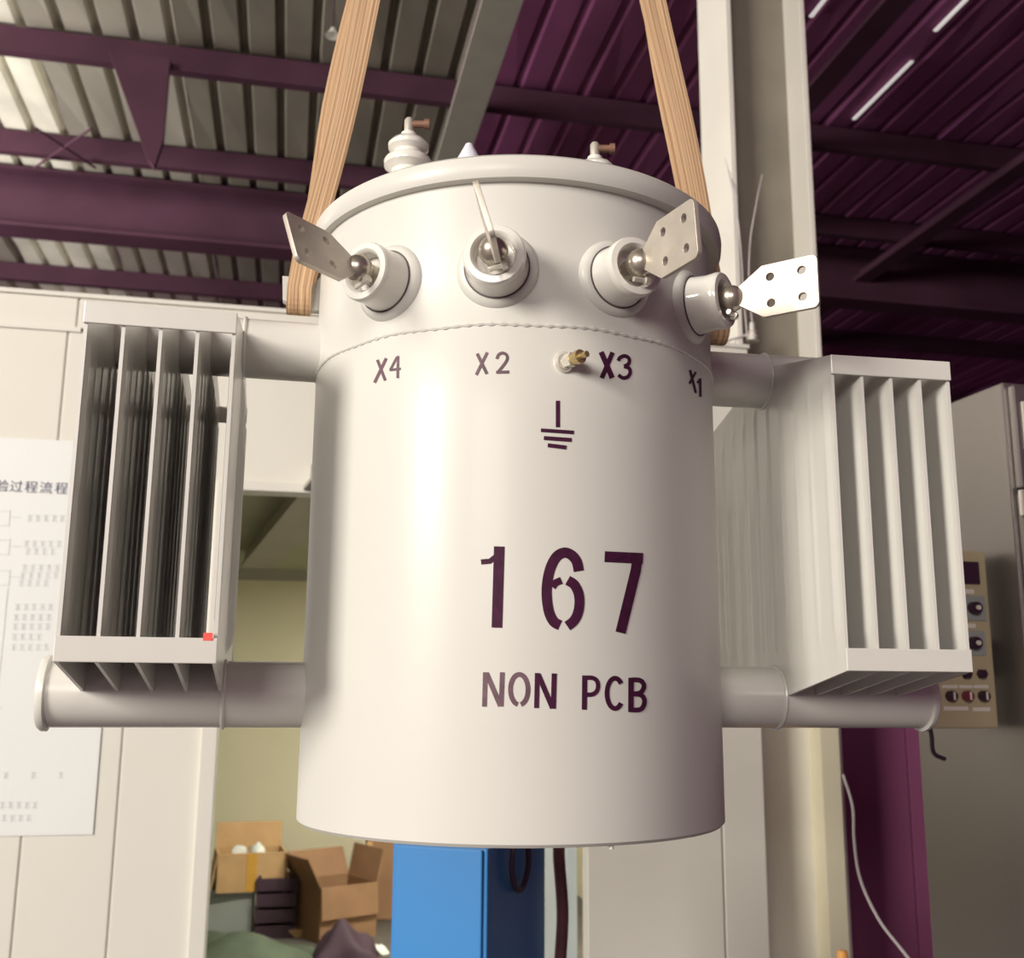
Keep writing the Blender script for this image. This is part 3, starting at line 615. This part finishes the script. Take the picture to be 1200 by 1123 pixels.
# radiators
UF = [0.4082 + i*0.0435 for i in range(5)]; VF = 0.234
Z_T1, Z_T0, Z_B1, Z_B0, ZTT, ZTB = 0.6387, 0.611, 0.2361, 0.2064, 0.676, 0.1703
def fin_mesh():
    bm = bmesh.new(); nv = 144; rows = [0, 0.012, 0.10, 0.135, 0.3, 0.5, 0.7, 0.865, 0.90, 0.988, 1]
    def zl(v): a = min(1, max(0, (abs(v) - 0.045)/(VF - 0.045))); return 0.1736 + (Z_B0 - 0.1736)*a
    def zh(v): a = min(1, max(0, (abs(v) - 0.045)/(VF - 0.045))); return 0.680 + (Z_T1 - 0.680)*a
    sides = []
    for sgn in (1, -1):
        g = []
        for i in range(nv + 1):
            v = -VF + 2*VF*i/nv; col_ = []
            for r in rows:
                z = zl(v) + (zh(v) - zl(v))*r; h = 0.0022
                if 0.13 < r < 0.87 and abs(v) < VF - 0.012:
                    h += (0.0030 if v > -0.06 else 0.0012)*max(0, math.sin(PI*((v + VF - 0.012)/(2*VF - 0.024))*18))**3 + 0.0008
                col_.append(bm.verts.new((sgn*h, v, z)))
            g.append(col_)
        for i in range(nv):
            for j in range(len(rows) - 1): bm.faces.new((g[i][j], g[i + 1][j], g[i + 1][j + 1], g[i][j + 1]))
        sides.append(g)
    A, B = sides; n = len(rows) - 1
    for i in range(nv):
        bm.faces.new((A[i][0], A[i + 1][0], B[i + 1][0], B[i][0])); bm.faces.new((A[i][n], A[i + 1][n], B[i + 1][n], B[i][n]))
    for j in range(n):
        bm.faces.new((A[0][j], A[0][j + 1], B[0][j + 1], B[0][j])); bm.faces.new((A[nv][j], A[nv][j + 1], B[nv][j + 1], B[nv][j]))
    bmesh.ops.recalc_face_normals(bm, faces=bm.faces[:])
    me = bpy.data.meshes.new('radiator_fin'); bm.to_mesh(me); bm.free(); me.materials.append(M['fin'])
    me.polygons.foreach_set('use_smooth', [True]*len(me.polygons)); me.set_sharp_from_angle(angle=R_(40)); return me
FM = fin_mesh()
for sg, thd, lab in ((-1, 12.3, 'left radiator with dark gaps between its fins'), (1, 9.5, 'right radiator with pale fluted outer fin')):
    rad = empty('radiator', (0, 0, 0), R_(thd), T); rad['label'] = lab
    for u in UF:
        o = bpy.data.objects.new('radiator_fin', FM); COL.objects.link(o); o.parent = rad; o.location = (sg*u, 0, 0)
    x0, x1 = sorted((sg*(UF[0] - 0.003), sg*(UF[4] + 0.003)))
    for v in (-1, 1):
        ya, yb = sorted((v*VF, v*(VF + 0.004)))
        for za, zb in ((Z_T0, Z_T1), (Z_B0, Z_B1)): box('strap', x0, x1, ya, yb, za, zb, 'fin', rad, 0.0012)
    for zz, ue in ((ZTT - 0.008, UF[4] + 0.03), (ZTB, 0.632 if sg < 0 else 0.643)):
        rt = 0.0435 if zz > 0.4 else 0.045
        lathe('header_pipe', [(rt, R - 0.03), (rt, ue - 0.004), (rt - 0.004, ue), (0, ue)], 'fin', rad, 40, Matrix.Translation((0, 0, zz)) @ Matrix.Rotation(sg*PI/2, 4, 'Y'))
        lathe('weld_ring', [(rt + 0.003*math.cos(2*PI*i/8), UF[0] - 0.0035 + 0.003*math.sin(2*PI*i/8)) for i in range(8)], 'fin', rad, 40, Matrix.Translation((0, 0, zz)) @ Matrix.Rotation(sg*PI/2, 4, 'Y'), True)
        if zz < 0.4: lathe('end_cap', [(0, ue + 0.008), (rt + 0.002, ue + 0.008), (rt + 0.005, ue + 0.004), (rt + 0.005, ue - 0.002), (rt, ue - 0.004)], 'fin', rad, 40, Matrix.Translation((0, 0, zz)) @ Matrix.Rotation(sg*PI/2, 4, 'Y'))
    if sg < 0: box('red_tape', -UF[0] - 0.014, -UF[0] - 0.003, -VF - 0.0046, -VF - 0.004, Z_B1 - 0.003, Z_B1 + 0.006, 'red', rad)

# lifting lugs
for sg in (-1, 1):
    lug = prism('lifting_lug', [(R - 0.004, 0.735), (R + 0.030, 0.735), (R + 0.054, 0.748), (R + 0.056, 0.785), (R + 0.046, 0.785), (R + 0.042, 0.766), (R + 0.02, 0.760), (R - 0.004, 0.795)], 0.016, 'tank', T, Matrix.Rotation(tw, 4, 'Z') @ Matrix.Scale(sg, 4, (1, 0, 0)))

# high voltage bushings on the lid
def hv(x, y, zt):
    z0 = ZR + 0.045
    K = 1.0
    o = lathe('high_voltage_bushing', [(r_, z0 + h_*K) for r_, h_ in ((0, 0), (0.038, 0), (0.038, 0.02), (0.028, 0.03), (0.028, 0.05), (0.037, 0.058), (0.038, 0.066), (0.027, 0.076), (0.026, 0.086), (0.0365, 0.094), (0.0375, 0.101), (0.035, 0.106), (0.024, 0.112), (0.023, 0.118), (0.031, 0.124), (0.0315, 0.130), (0.027, 0.136), (0.014, 0.141), (0.012, 0.150), (0, 0.150))], 'porcelain', T, 32, Matrix.Translation((x, y, zt)))
    mt = Matrix.Translation((x, y, zt + z0)) @ Matrix.Scale(K, 4)
    lathe('terminal_stud', [(0, 0.148), (0.0075, 0.148), (0.0075, 0.172), (0.005, 0.176), (0, 0.176)], 'steel', o, 14, mt)
    lathe('clamp_bolt', [(0, -0.004), (0.006, -0.004), (0.006, 0.018), (0.0085, 0.018), (0.0085, 0.026), (0, 0.026)], 'rust', o, 10, mt @ Matrix.Translation((0.006, 0, 0.166)) @ Matrix.Rotation(PI/2, 4, 'Y'))
    return o
hv(-0.165, -0.071, 0.0); hv(0.128, 0.0, 0.0)
pv = lathe('lid_fitting', [(0.020, 0), (0.020, 0.06), (0.014, 0.072), (0.005, 0.090), (0, 0.092)], 'lavender', T, 18, Matrix.Translation((-0.068, -0.15, ZR + 0.045)))
pv['label'] = 'pale lavender plastic wrapped fitting on the lid'

# ---------------------------------------------------------------- slings
def sling(label, sg):
    lugp = Vector((sg*(R + 0.030)*math.cos(tw), sg*(R + 0.030)*math.sin(tw), FZ + 0.762))
    top = Vector((0.0 + sg*0.02, 0, FZ + 2.6))
    o = tag(empty('lifting_sling', lugp - Vector((0, 0, 0.045))), label, 'sling', 'lifting slings')
    wdir = Vector((math.cos(tw), math.sin(tw), 0)); ydir = Vector((-math.sin(tw), math.cos(tw), 0))
    def ply(name, fy, wid0, wid1, xo, loop):
        pts = []
        if loop:
            for k in range(7):
                a = PI/2*k/6; pts.append((lugp + ydir*(fy*0.022*math.sin(a)) - Vector((0, 0, 0.030*math.cos(a))), wid0))
        st = lugp + ydir*fy*0.022
        for k in range(1, 41):
            t = k/40; p = st.lerp(top + ydir*fy*0.004, t) + wdir*(xo*min(1, t*6)) + Vector((0.004*math.sin(t*17 + fy), 0, 0)); pts.append((p, wid0 + (wid1 - wid0)*min(1, t*2.0)))
        bm = bmesh.new(); uvl = bm.loops.layers.uv.new('UVMap'); rows = []; th = 0.0035
        for i, (p, wd) in enumerate(pts):
            d = (pts[min(i + 1, len(pts) - 1)][0] - pts[max(i - 1, 0)][0]).normalized()
            n = d.cross(wdir).normalized(); ww = n.cross(d).normalized()
            ring = []
            for u, q in ((-0.5, -1), (-0.25, -1.25), (0, -1), (0.25, -1.25), (0.5, -1), (0.5, 1), (0, 1), (-0.5, 1)):
                ring.append((bm.verts.new(p + ww*u*wd + n*q*th - o.location), u, i*0.02))
            rows.append(ring)
        for a, b in zip(rows, rows[1:]):
            for k in range(8):
                k2 = (k + 1) % 8; f = bm.faces.new((a[k][0], a[k2][0], b[k2][0], b[k][0]))
                for l_, src in zip(f.loops, (a[k], a[k2], b[k2], b[k])): l_[uvl].uv = (src[1] + 0.5, src[2])
        bm.faces.new([v[0] for v in rows[0]][::-1]); bm.faces.new([v[0] for v in rows[-1]])
        return mesh_obj(name, bm, 'sling', o)
    ply('front_ply', -1, 0.036, 0.050, 0.0, True); ply('back_ply', 1, 0.034, 0.046, 0.012*sg, True)
    return o
sling('tan woven lifting sling left of the lid', -1)
sling('tan woven lifting sling right of the lid beside the column', 1)
